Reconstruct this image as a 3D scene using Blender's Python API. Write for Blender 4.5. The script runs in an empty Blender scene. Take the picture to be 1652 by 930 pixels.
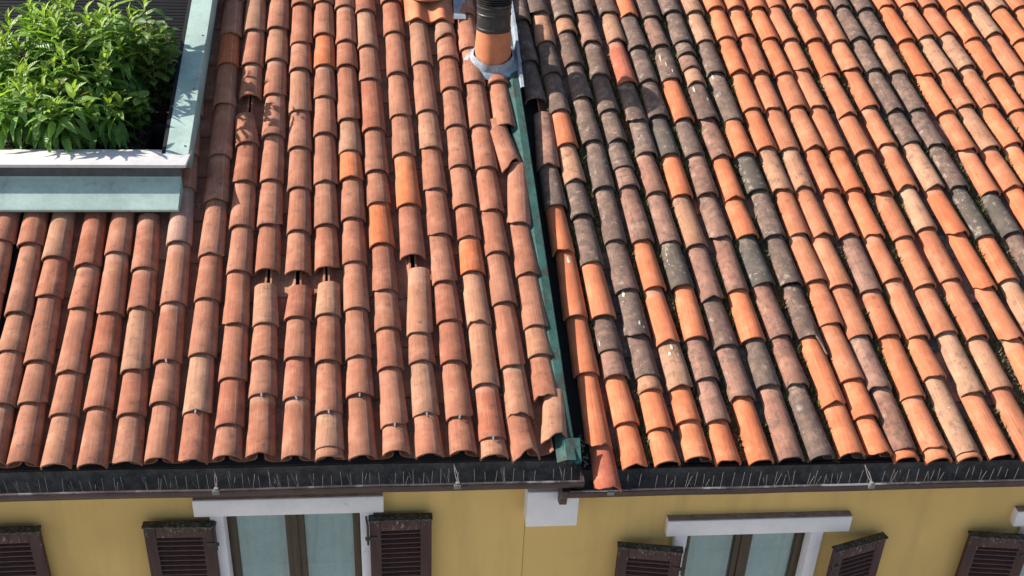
import bpy, bmesh, math, random
from mathutils import Vector, Matrix, noise

random.seed(11)
scene = bpy.context.scene
COL = scene.collection
R = math.radians

# ------------------------------------------------------------------ camera
cam_d = bpy.data.cameras.new("camera")
cam_d.sensor_width = 36.0
cam_d.lens = 36.0 * 1750.0 / 1652.0
cam_d.clip_start = 0.05
cam_d.clip_end = 500.0
cam = bpy.data.objects.new("camera", cam_d)
COL.objects.link(cam)
_r = Vector((0.99582, -0.08240, 0.03940))
_d = Vector((-0.00733, -0.50210, -0.86478))
_f = Vector((0.09104, 0.86088, -0.50060))
cam.matrix_world = Matrix(((_r.x, -_d.x, -_f.x, -0.81767), (_r.y, -_d.y, -_f.y, -5.34961),
                           (_r.z, -_d.z, -_f.z, 4.37300), (0, 0, 0, 1)))
scene.camera = cam

# ------------------------------------------------------------------ sky, sun, exposure
SUN = Vector((-1.42, 0.32, 1.0)).normalized()
elev = math.asin(SUN.z)
world = bpy.data.worlds.new("World")
scene.world = world
world.use_nodes = True
wn = world.node_tree.nodes
wl = world.node_tree.links
for n in list(wn):
    wn.remove(n)
sky = wn.new("ShaderNodeTexSky")
sky.sky_type = 'NISHITA'
sky.sun_disc = False
sky.sun_elevation = elev
sky.sun_rotation = math.atan2(SUN.x, SUN.y)
sky.air_density = 1.0
sky.dust_density = 1.5
bg = wn.new("ShaderNodeBackground")
bg.inputs["Strength"].default_value = 0.095
wo = wn.new("ShaderNodeOutputWorld")
wl.new(sky.outputs[0], bg.inputs[0])
wl.new(bg.outputs[0], wo.inputs[0])
sun_d = bpy.data.lights.new("sun", 'SUN')
sun_d.energy = 5.0
sun_d.angle = R(0.55)
sun_d.color = (1.0, 0.945, 0.88)
sun = bpy.data.objects.new("sun", sun_d)
COL.objects.link(sun)
sun.rotation_euler = SUN.to_track_quat('Z', 'Y').to_euler()
vs = scene.view_settings
vs.view_transform = 'Standard'
vs.look = 'None'
vs.exposure = 0.82
vs.gamma = 1.0
vs.use_curve_mapping = False

scene.cycles.max_bounces = 4
scene.cycles.diffuse_bounces = 2
scene.cycles.glossy_bounces = 2
scene.cycles.transmission_bounces = 3
scene.cycles.transparent_max_bounces = 8
scene.cycles.use_adaptive_sampling = True
scene.cycles.adaptive_threshold = 0.02

# ------------------------------------------------------------------ roof frame
TH = R(24.0)
U = Vector((1, 0, 0))
S = Vector((0, math.cos(TH), math.sin(TH)))
N = Vector((0, -math.sin(TH), math.cos(TH)))
DROP = -0.09                       # the right roof lies this much lower than the left one


def rp(u, s, h):
    return U * u + S * s + N * h

# each column of cover tiles: offset along the eave, lean, lower ends up the slope (top first), kind of each tile, slipped tiles
LEFT_COLUMNS = [
    (-3.365, -0.0558, [1.71, 1.128, 0.827, 0.434, 0.028], 'PPTPP', {}),
    (-3.183, -0.0559, [1.59, 1.262, 0.749, 0.439, 0.024], 'TPPPP', {}),
    (-2.985, -0.0376, [1.52, 1.158, 0.662, 0.356, 0.003], 'RPPPT', {}),
    (-2.771, -0.0555, [1.626, 1.116, 0.785, 0.4, 0.001], 'PPRPP', {}),
    (-2.564, -0.064, [1.49, 1.144, 0.669, 0.347, 0.009], 'RRTPP', {}),
    (-2.377, -0.0446, [3.802, 3.384, 2.942, 2.556, 2.221, 1.717, 1.197, 0.736, 0.424, 0.029], 'RRPPPVPPPP', {}),
    (-2.17, -0.0317, [4.331, 3.882, 3.53, 3.078, 2.545, 2.103, 1.606, 1.226, 0.785, 0.357, 0.012], 'PPOPPPPPPTR', {}),
    (-1.964, -0.0357, [4.368, 3.932, 3.533, 3.169, 2.667, 2.282, 1.861, 1.459, 1.021, 0.598, 0.26, 0.036], 'PTPPPRPPPPRP', {3: 0.176}),
    (-1.765, -0.0383, [4.389, 3.966, 3.587, 3.185, 2.751, 2.294, 1.872, 1.469, 1.019, 0.751, 0.471, 0.044], 'PPTPPPPPTPPP', {7: 0.106}),
    (-1.546, -0.0447, [4.274, 3.789, 3.482, 3.01, 2.624, 2.222, 1.814, 1.451, 1.067, 0.747, 0.444, 0.026], 'PPPTPPPPRPRP', {7: 0.106}),
    (-1.338, -0.0504, [4.303, 3.898, 3.521, 3.162, 2.767, 2.277, 1.871, 1.482, 1.09, 0.72, 0.34, 0.086, 0.013], 'PPOPPPPPTPPTT', {7: 0.107}),
    (-1.137, -0.0556, [4.251, 3.811, 3.524, 2.921, 2.589, 2.314, 1.928, 1.535, 1.138, 0.746, 0.459, 0.021], 'PPPPTOPPPPPP', {}),
    (-0.922, -0.066, [4.2, 3.762, 3.37, 2.823, 2.389, 2.074, 1.694, 1.287, 0.974, 0.661, 0.238, 0.046], 'PTPRPPORPPPP', {}),
    (-0.717, -0.0607, [4.333, 3.933, 3.444, 2.972, 2.559, 2.062, 1.587, 0.931, 0.706, 0.31, 0.02], 'PPPPPORTPTP', {6: 0.093}),
    (-0.507, -0.061, [4.085, 3.571, 3.021, 2.624, 2.206, 1.777, 1.358, 1.029, 0.702, 0.283, 0.036], 'PTPTPPPRRPP', {}),
    (-0.313, -0.0552, [4.106, 3.874, 3.633, 3.273, 2.862, 2.441, 2.05, 1.748, 1.442, 1.001, 0.523, 0.128, 0.001], 'PTPPPPPROTTRT', {}),
    (-0.117, -0.0565, [4.173, 3.749, 3.346, 2.863, 2.423, 2.002, 1.612, 1.174, 0.662, 0.28, -0.021], 'PPPPPPPPPTP', {}),
    (0.078, -0.0574, [3.79, 3.349, 2.865, 2.411, 1.873, 1.418, 0.976, 0.742, 0.413, 0.088], 'PPPPPPPTPT', {}),
]
RIGHT_COLUMNS = [
    (0.386, -0.059, [4.212, 3.707, 3.248, 2.519, 2.12, 1.685, 1.116, 0.652, 0.097, -0.202], 'dddbdoooor', {2: 0.126}),
    (0.592, -0.0667, [4.313, 3.94, 3.561, 3.123, 2.749, 2.367, 2.029, 1.587, 1.114, 0.832, 0.624, 0.269, -0.048], 'dtddotddodboo', {}),
    (0.805, -0.0682, [4.269, 4.077, 3.676, 3.274, 2.79, 2.305, 1.786, 1.342, 0.945, 0.625, 0.509, 0.219, -0.027], 'dtddddddddtoo', {}),
    (1.014, -0.0724, [4.322, 3.94, 3.531, 3.128, 2.792, 2.515, 2.312, 1.785, 1.356, 0.891, 0.529, 0.274, 0.003], 'dbddddbbootoo', {}),
    (1.209, -0.0667, [4.327, 3.968, 3.453, 3.018, 2.66, 2.256, 1.773, 1.365, 0.924, 0.594, 0.27, -0.033], 'dtrddbbgobbo', {}),
    (1.422, -0.0765, [4.299, 3.893, 3.477, 3.069, 2.648, 2.225, 1.743, 1.254, 0.86, 0.44, -0.029], 'odddgotbdbo', {}),
    (1.627, -0.0779, [4.287, 3.913, 3.503, 3.036, 2.649, 2.237, 1.812, 1.329, 0.909, 0.533, -0.016], 'dbdodbbbodb', {}),
    (1.832, -0.0778, [4.358, 3.963, 3.816, 3.64, 3.447, 3.038, 2.63, 2.194, 1.829, 1.388, 0.932, 0.529, -0.008], 'dddbtdboogbbd', {}),
    (2.04, -0.0794, [4.363, 3.983, 3.576, 3.04, 2.658, 2.275, 1.829, 1.386, 0.765, 0.381, 0.005], 'ttddogdddoo', {}),
    (2.231, -0.0769, [4.417, 4.027, 3.594, 3.162, 2.726, 2.276, 1.84, 1.412, 1.031, 0.571, 0.282, 0.001], 'oooootppppoo', {}),
    (2.401, -0.0733, [4.422, 4.063, 3.589, 3.164, 2.72, 2.282, 1.827, 1.366, 0.924, 0.495, 0.033, -0.039], 'ooppptpppbbo', {}),
    (2.615, -0.0756, [4.427, 4.027, 3.592, 3.188, 2.728, 2.276, 1.827, 1.32, 0.926, 0.427, 0.028, -0.053], 'oooppppbpopo', {}),
    (2.827, -0.084, [4.456, 4.015, 3.633, 3.19, 2.723, 2.289, 1.826, 1.413, 0.913, 0.576, -0.004, -0.049], 'pppppooppotp', {}),
    (3.051, -0.0858, [4.462, 4.019, 3.584, 3.099, 2.69, 2.245, 1.813, 1.361, 0.947, 0.449, -0.032], 'ppopppppptp', {}),
    (3.272, -0.0864, [4.459, 4.007, 3.64, 3.195, 2.766, 2.296, 1.897, 1.41, 0.907, 0.489, -0.051], 'pppppptpptp', {}),
    (3.54, -0.1056, [4.446, 4.035, 3.643, 3.154, 2.795, 2.309, 1.842, 1.329, 0.877, 0.45, -0.048], 'dddddtoopop', {}),
    (3.745, -0.1062, [4.435, 4.055, 3.631, 3.17, 2.762, 2.31, 1.823, 1.406, 0.88, 0.446, -0.053], 'ddtdddgotpp', {}),
    (3.988, -0.11, [4.474, 4.028, 3.589, 3.144, 2.709, 2.259, 1.852, 1.399, 0.903], 'ooooppgdt', {}),
    (4.189, -0.1079, [4.513, 4.081, 3.654, 3.219, 2.744, 2.311, 1.833, 1.397], 'optptpoo', {}),
    (4.414, -0.1138, [4.501, 4.117, 3.696, 3.221, 2.78, 2.311, 1.832], 'pptpooo', {}),
    (4.645, -0.1168, [4.481, 4.057, 3.599, 3.173, 2.74, 2.298], 'oooopp', {}),
    (4.881, -0.1195, [4.538, 4.127, 3.625, 3.212, 2.749], 'ptppo', {}),
    (5.106, -0.1205, [4.484, 4.05, 3.629, 3.199], 'toop', {}),
    (5.336, -0.1239, [4.506, 4.087, 3.656], 'poo', {}),
]

# ------------------------------------------------------------------ node helpers
class NT:
    def __init__(self, name):
        self.m = bpy.data.materials.new(name)
        self.m.use_nodes = True
        self.t = self.m.node_tree
        for n in list(self.t.nodes):
            self.t.nodes.remove(n)
        self.out = self.t.nodes.new("ShaderNodeOutputMaterial")
        self.b = self.t.nodes.new("ShaderNodeBsdfPrincipled")
        self.t.links.new(self.b.outputs[0], self.out.inputs[0])

    def n(self, typ, **kw):
        o = self.t.nodes.new(typ)
        for k, v in kw.items():
            setattr(o, k, v)
        return o

    def put(self, sock, v):
        if isinstance(v, bpy.types.NodeSocket):
            self.t.links.new(v, sock)
        else:
            if sock.type == 'RGBA' and len(v) == 3:
                v = (*v, 1)
            sock.default_value = v

    def math(self, op, a, b=0.0, c=0.0, clamp=False):
        o = self.n("ShaderNodeMath", operation=op, use_clamp=clamp)
        self.put(o.inputs[0], a)
        self.put(o.inputs[1], b)
        self.put(o.inputs[2], c)
        return o.outputs[0]

    def vmath(self, op, a, b=(0, 0, 0)):
        o = self.n("ShaderNodeVectorMath", operation=op)
        self.put(o.inputs[0], a)
        self.put(o.inputs[1], b)
        return o.outputs[0]

    def mix(self, f, a, b, mode='MIX'):
        o = self.n("ShaderNodeMix", data_type='RGBA', blend_type=mode)
        self.put(o.inputs[0], f)
        self.put(o.inputs[6], a)
        self.put(o.inputs[7], b)
        return o.outputs[2]

    def ramp(self, v, a, b, lo=0.0, hi=1.0):
        o = self.n("ShaderNodeMapRange", interpolation_type='SMOOTHSTEP')
        self.put(o.inputs[0], v)
        self.put(o.inputs[1], a)
        self.put(o.inputs[2], b)
        self.put(o.inputs[3], lo)
        self.put(o.inputs[4], hi)
        return o.outputs[0]

    def noise(self, vec, scale, detail=4.0, rough=0.55):
        o = self.n("ShaderNodeTexNoise")
        self.put(o.inputs["Vector"], vec)
        o.inputs["Scale"].default_value = scale
        o.inputs["Detail"].default_value = detail
        o.inputs["Roughness"].default_value = rough
        return o.outputs[0]

    def voro(self, vec, scale):
        o = self.n("ShaderNodeTexVoronoi")
        self.put(o.inputs["Vector"], vec)
        o.inputs["Scale"].default_value = scale
        return o.outputs["Distance"]

    def obj(self):
        return self.n("ShaderNodeTexCoord").outputs["Object"]

    def sep(self, v):
        o = self.n("ShaderNodeSeparateXYZ")
        self.put(o.inputs[0], v)
        return o.outputs

    def bump(self, h, strength, dist):
        o = self.n("ShaderNodeBump")
        o.inputs["Strength"].default_value = strength
        o.inputs["Distance"].default_value = dist
        self.put(o.inputs["Height"], h)
        self.t.links.new(o.outputs[0], self.b.inputs["Normal"])

    def done(self, color, rough=0.8, metal=0.0, spec=0.4):
        self.put(self.b.inputs["Base Color"], color)
        self.put(self.b.inputs["Roughness"], rough)
        self.b.inputs["Metallic"].default_value = metal
        self.b.inputs["Specular IOR Level"].default_value = spec
        return self.m


def tile_material(name, lines):
    """fired clay; the object's colour carries the tone, its alpha how weathered it is"""
    t = NT(name)
    info = t.n("ShaderNodeObjectInfo")
    co = t.obj()
    x, y, z = t.sep(co)
    rnd = info.outputs["Random"]
    off = t.n("ShaderNodeCombineXYZ")
    t.put(off.inputs[0], t.math('MULTIPLY', rnd, 37.0))
    t.put(off.inputs[1], t.math('MULTIPLY', rnd, 91.0))
    # local coordinates are one tile long in y: bring to about metres
    met = t.vmath('MULTIPLY', co, (1, 0.5, 1))
    p = t.vmath('ADD', met, off.outputs[0])
    streak = t.noise(t.vmath('MULTIPLY', p, (150, 1.4, 110)), 1.0, 3.0, 0.65)
    patch = t.noise(p, 8.0, 3.0, 0.6)
    fine = t.noise(p, 150.0, 2.0)
    soot = t.noise(p, 19.0, 5.0, 0.68)
    w = info.outputs["Alpha"]
    c = info.outputs["Color"]
    tone = t.math('ADD', t.math('MULTIPLY', t.math('SUBTRACT', streak, 0.5), 1.05 if not lines else 0.95), 1.0)
    tone = t.math('ADD', tone, t.math('MULTIPLY', t.math('SUBTRACT', patch, 0.5), 0.75))
    tone = t.math('ADD', tone, t.math('MULTIPLY', t.math('SUBTRACT', fine, 0.5), 0.45))
    c = t.vmath('MULTIPLY', c, tone)
    # pale band where the tile above used to reach, on a few tiles
    band = t.ramp(t.math('ADD', y, t.math('MULTIPLY', patch, 0.10)), 0.76, 0.84)
    some = t.ramp(t.math('FRACT', t.math('MULTIPLY', rnd, 17.3)), 0.70, 0.95)
    c = t.mix(t.math('MULTIPLY', t.math('MULTIPLY', band, some), 0.24), c, (0.56, 0.38, 0.27))
    # sandy bloom
    c = t.mix(t.math('MULTIPLY', t.ramp(patch, 0.48, 0.72), 0.16), c, (0.56, 0.34, 0.22))
    # soot and age
    m = t.ramp(t.math('ADD', soot, t.math('MULTIPLY', w, 0.30)), 0.60, 0.86)
    c = t.mix(t.math('MULTIPLY', m, 0.74), c, (0.082, 0.062, 0.050))
    edge = t.ramp(t.math('ADD', y, t.math('MULTIPLY', soot, 0.12)), 0.02, 0.16, 1.0, 0.0)
    c = t.mix(t.math('MULTIPLY', t.math('MULTIPLY', edge, w), 0.5), c, (0.07, 0.066, 0.055))
    # small dark pits
    cell = t.voro(p, 40.0)
    pitm = t.math('MULTIPLY', t.ramp(cell, 0.05, 0.11, 1.0, 0.0), t.ramp(soot, 0.56, 0.66))
    c = t.mix(t.math('MULTIPLY', pitm, 0.65), c, (0.10, 0.06, 0.045))
    # lichen: pale crusts and specks on old tiles
    old = t.ramp(w, 0.25, 0.75)
    sp = t.ramp(t.math('ADD', t.voro(p, 24.0), t.math('MULTIPLY', fine, 0.24)), 0.13, 0.19, 1.0, 0.0)
    spm = t.math('MULTIPLY', sp, t.math('MULTIPLY', t.ramp(patch, 0.46, 0.54), old))
    c = t.mix(t.math('MULTIPLY', spm, 0.85), c, (0.60, 0.58, 0.50))
    gr = t.math('MULTIPLY', t.ramp(t.noise(p, 13.0, 5.0, 0.75), 0.56, 0.66), old)
    c = t.mix(t.math('MULTIPLY', gr, 0.6), c, (0.36, 0.30, 0.24))
    # extrusion lines
    hgt = t.math('ADD', t.math('MULTIPLY', streak, 0.5), t.math('MULTIPLY', fine, 0.55))
    if lines:
        ang = t.math('ARCTAN2', z, x)
        ang = t.math('ADD', ang, t.math('MULTIPLY', t.math('SUBTRACT', t.math('FRACT', t.math('MULTIPLY', rnd, 7.7)), 0.5), 0.3))
        tot = None
        for a0, wd, k in ((0.95, 0.017, 1.0), (1.04, 0.010, 0.7), (1.85, 0.010, 0.5), (0.62, 0.012, 0.5)):
            d = t.math('ABSOLUTE', t.math('SUBTRACT', ang, a0))
            l = t.math('MULTIPLY', t.ramp(d, wd * 0.5, wd * 1.7, 1.0, 0.0), k)
            tot = l if tot is None else t.math('MAXIMUM', tot, l)
        tot = t.math('MULTIPLY', tot, t.ramp(patch, 0.30, 0.5))
        c = t.mix(t.math('MULTIPLY', tot, 0.45), c, (0.64, 0.46, 0.37))
    t.bump(hgt, 0.55, 0.0035)
    return t.done(c, 0.86, 0.0, 0.25)


def plain(name, col, rough=0.8, var=0.25, scale=12.0, metal=0.0, spec=0.4, bump=0.0, stain=None, stretch=(1, 1, 1)):
    t = NT(name)
    v = t.vmath('MULTIPLY', t.obj(), stretch)
    a = t.noise(v, scale, 6.0, 0.6)
    b = t.noise(v, scale * 9, 3.0)
    f = t.math('ADD', t.math('MULTIPLY', a, 0.7), t.math('MULTIPLY', b, 0.3))
    lo = tuple(c * (1 - var) for c in col)
    hi = tuple(min(1, c * (1 + var)) for c in col)
    c = t.mix(t.ramp(f, 0.3, 0.7), lo, hi)
    if stain:
        sc, th, scale2, k = stain
        c = t.mix(t.math('MULTIPLY', t.ramp(t.noise(v, scale2, 7.0, 0.65), th, th + 0.12), k), c, sc)
    if bump:
        t.bump(f, 0.6, bump)
    return t.done(c, rough, metal, spec)


def plaster_material(name, col):
    t = NT(name)
    v = t.obj()
    big = t.noise(v, 0.9, 5.0, 0.6)
    run = t.noise(t.vmath('MULTIPLY', v, (6, 6, 0.7)), 1.0, 5.0, 0.6)
    gr = t.noise(v, 120.0, 4.0)
    c = t.mix(t.ramp(big, 0.3, 0.7), tuple(k * 0.88 for k in col), tuple(k * 1.08 for k in col))
    c = t.mix(t.math('MULTIPLY', t.ramp(run, 0.45, 0.75), 0.5), c, tuple(k * f for k, f in zip(col, (0.72, 0.74, 0.78))))
    c = t.mix(t.math('MULTIPLY', t.ramp(t.noise(v, 5.0, 8.0, 0.7), 0.62, 0.75), 0.3), c, tuple(k * f for k, f in zip(col, (0.7, 0.62, 0.5))))
    crack = t.ramp(t.voro(v, 2.2), 0.015, 0.03, 1.0, 0.0)
    c = t.mix(t.math('MULTIPLY', crack, 0.5), c, (0.12, 0.08, 0.04))
    t.bump(t.math('ADD', gr, t.math('MULTIPLY', big, 2.0)), 0.45, 0.003)
    return t.done(c, 0.93, 0.0, 0.15)


def shutter_material(name):
    t = NT(name)
    v = t.obj()
    x, y, z = t.sep(v)
    c = t.mix(t.ramp(t.noise(t.vmath('MULTIPLY', v, (30, 30, 3)), 1.0, 4.0), 0.3, 0.7), (0.050, 0.022, 0.019), (0.085, 0.038, 0.033))
    # droppings and lichen, thickest on the top rail
    near = t.ramp(z, -0.30, -0.01)
    drip = t.noise(t.vmath('MULTIPLY', v, (60, 60, 26)), 1.0, 5.0, 0.75)
    m = t.ramp(t.math('ADD', drip, t.math('MULTIPLY', near, 0.14)), 0.72, 0.78)
    c = t.mix(t.math('MULTIPLY', m, 0.65), c, (0.42, 0.40, 0.35))
    top = t.ramp(z, -0.012, 0.004)
    crust = t.ramp(t.noise(v, 45.0, 6.0, 0.7), 0.45, 0.70)
    c = t.mix(top, c, t.mix(crust, (0.030, 0.030, 0.024), (0.17, 0.16, 0.13)))
    t.bump(drip, 0.4, 0.003)
    return t.done(c, 0.6, 0.0, 0.3)


def glass_material(name):
    t = NT(name)
    t.t.nodes.remove(t.b)
    tr = t.n("ShaderNodeBsdfTransparent")
    tr.inputs[0].default_value = (0.82, 0.90, 0.90, 1)
    gl = t.n("ShaderNodeBsdfGlossy")
    gl.inputs["Roughness"].default_value = 0.02
    fr = t.n("ShaderNodeFresnel")
    geo = t.n("ShaderNodeNewGeometry")
    t.put(fr.inputs[0], t.math('ADD', t.math('MULTIPLY', geo.outputs["Backfacing"], 1 / 1.55 - 1.55), 1.55))
    mx = t.n("ShaderNodeMixShader")
    t.t.links.new(t.math('MULTIPLY', fr.outputs[0], 1.8, clamp=True), mx.inputs[0])
    t.t.links.new(tr.outputs[0], mx.inputs[1])
    t.t.links.new(gl.outputs[0], mx.inputs[2])
    t.t.links.new(mx.outputs[0], t.out.inputs[0])
    return t.m


def leaf_material(name):
    t = NT(name)
    info = t.n("ShaderNodeObjectInfo")
    v = t.obj()
    x, y, z = t.sep(v)
    c = info.outputs["Color"]
    rib = t.ramp(t.math('ABSOLUTE', x), 0.004, 0.02, 1.0, 0.0)
    c = t.mix(t.math('MULTIPLY', rib, 0.35), c, (0.30, 0.42, 0.12))
    vein = t.math('SINE', t.math('MULTIPLY', t.math('ADD', y, t.math('MULTIPLY', t.math('ABSOLUTE', x), -0.9)), 75.0))
    c = t.mix(t.math('MULTIPLY', t.ramp(vein, 0.7, 1.0), 0.18), c, (0.03, 0.08, 0.015))
    c = t.mix(t.math('MULTIPLY', t.ramp(t.noise(v, 7.0, 4.0), 0.5, 0.75), 0.3), c, (0.04, 0.09, 0.02))
    t.bump(t.math('ADD', vein, t.noise(v, 12.0, 3.0)), 0.35, 0.02)
    t.done(c, 0.42, 0.0, 0.5)
    tl = t.n("ShaderNodeBsdfTranslucent")
    t.put(tl.inputs[0], t.mix(1.0, c, (0.9, 1.0, 0.35), 'MULTIPLY'))
    mx = t.n("ShaderNodeMixShader")
    mx.inputs[0].default_value = 0.42
    t.t.links.new(t.b.outputs[0], mx.inputs[1])
    t.t.links.new(tl.outputs[0], mx.inputs[2])
    t.t.links.new(mx.outputs[0], t.out.inputs[0])
    return t.m


def paving_material(name):
    t = NT(name)
    b = t.n("ShaderNodeTexBrick")
    t.put(b.inputs["Vector"], t.obj())
    b.inputs["Scale"].default_value = 1.0
    b.inputs["Mortar Size"].default_value = 0.02
    b.inputs["Brick Width"].default_value = 2.6
    b.inputs["Row Height"].default_value = 1.4
    b.inputs["Color1"].default_value = (0.40, 0.39, 0.36, 1)
    b.inputs["Color2"].default_value = (0.32, 0.31, 0.29, 1)
    b.inputs["Mortar"].default_value = (0.24, 0.23, 0.22, 1)
    return t.done(b.outputs[0], 0.9)


def tint_material(name, rough=0.9):
    t = NT(name)
    info = t.n("ShaderNodeObjectInfo")
    c = t.mix(t.math('MULTIPLY', t.noise(t.obj(), 18.0, 5.0), 0.6), info.outputs["Color"], (0.03, 0.03, 0.028))
    return t.done(c, rough, 0.0, 0.2)


M = {
    'tile': tile_material("fired_clay_ruled", True),
    'tile_old': tile_material("fired_clay_aged", False),
    'deck': plain("roof_felt", (0.020, 0.019, 0.017), 0.95),
    'plaster': plaster_material("ochre_plaster", (0.66, 0.435, 0.155)),
    'white': plain("white_painted_stone", (0.76, 0.71, 0.69), 0.8, 0.06, 6.0, stain=((0.42, 0.40, 0.40), 0.60, 9.0, 0.45), bump=0.001),
    'whitecap': plain("white_metal_sheet", (0.66, 0.63, 0.60), 0.65, 0.12, 5.0, stain=((0.42, 0.39, 0.35), 0.57, 7.0, 0.45)),
    'teal': plain("pale_green_painted_metal", (0.35, 0.46, 0.405), 0.65, 0.18, 4.0, stain=((0.24, 0.19, 0.13), 0.56, 9.0, 0.55)),
    'copper': plain("green_copper", (0.028, 0.085, 0.070), 0.8, 0.5, 7.0, stain=((0.040, 0.036, 0.026), 0.50, 12.0, 0.85), stretch=(1, 0.5, 1)),
    'lead': plain("grey_lead", (0.28, 0.31, 0.35), 0.55, 0.35, 14.0, metal=0.2, stain=((0.7, 0.72, 0.75), 0.60, 22.0, 0.6)),
    'brownmetal': plain("brown_painted_gutter", (0.060, 0.032, 0.028), 0.5, 0.3, 10.0),
    'gutterin': plain("dirty_gutter_inside", (0.105, 0.090, 0.075), 0.85, 0.5, 12.0, bump=0.002, stain=((0.06, 0.055, 0.045), 0.52, 16.0, 0.8)),
    'lip': plain("worn_gutter_lip", (0.17, 0.13, 0.12), 0.28, 0.4, 10.0, metal=0.7, stain=((0.62, 0.57, 0.54), 0.50, 3.0, 0.9)),
    'wire': plain("spike_wire", (0.19, 0.175, 0.155), 0.6, 0.3, 30.0),
    'shutter': shutter_material("brown_shutter_paint"),
    'slat': plain("brown_louvre_paint", (0.085, 0.042, 0.036), 0.5, 0.3, 10.0, stain=((0.30, 0.28, 0.25), 0.68, 40.0, 0.5)),
    'riser_shade': plain("riser_painted_shade", (0.075, 0.078, 0.078), 0.6, 0.3),  # green riser's shade under the coping, painted in as dark grey
    'headcap': plain("weathered_render", (0.26, 0.21, 0.19), 0.9, 0.3, 14.0),
    'wood': plain("dark_window_wood", (0.055, 0.034, 0.016), 0.45, 0.3, 8.0, stretch=(6, 6, 1)),
    'glass': glass_material("window_glass"),
    'curtain': plain("pale_curtain", (0.36, 0.46, 0.47), 0.95, 0.12, 5.0),
    'room': plain("dim_room", (0.22, 0.25, 0.26), 0.95, 0.1),
    'black': plain("black_louvre", (0.010, 0.010, 0.011), 0.6, 0.3, 6.0, spec=0.3),
    'iron': plain("black_iron", (0.03, 0.028, 0.027), 0.6, 0.4, 40.0),
    'soil': plain("dark_soil", (0.030, 0.022, 0.016), 0.98, 0.6, 40.0, bump=0.02, stain=((0.16, 0.11, 0.08), 0.60, 60.0, 0.8)),
    'pot': plain("black_plastic_pot", (0.016, 0.016, 0.017), 0.5, 0.2),
    'floor': plain("grey_terrace_paving", (0.34, 0.31, 0.29), 0.85, 0.2, 9.0),
    'leaf': leaf_material("leaf_green"),
    'stem': plain("plant_stem", (0.10, 0.12, 0.035), 0.7, 0.3, 30.0),
    'bark': plain("brown_twig", (0.075, 0.055, 0.045), 0.8, 0.3, 30.0),
    'pipeblack': plain("black_flue_metal", (0.030, 0.030, 0.028), 0.45, 0.35, 10.0, metal=0.2, stain=((0.10, 0.10, 0.095), 0.55, 14.0, 0.5)),
    'flueclay': plain("flue_clay", (0.52, 0.185, 0.085), 0.85, 0.18, 10.0, bump=0.002, stain=((0.20, 0.09, 0.06), 0.60, 12.0, 0.4)),
    'mortar': plain("grey_mortar", (0.24, 0.20, 0.17), 0.95, 0.35, 25.0, bump=0.006),
    'lichen': plain("pale_lichen", (0.50, 0.47, 0.38), 0.95, 0.4, 60.0, bump=0.002),
    'moss': tint_material("moss_tint"),
    'street': paving_material("street_paving"),
}


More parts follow.
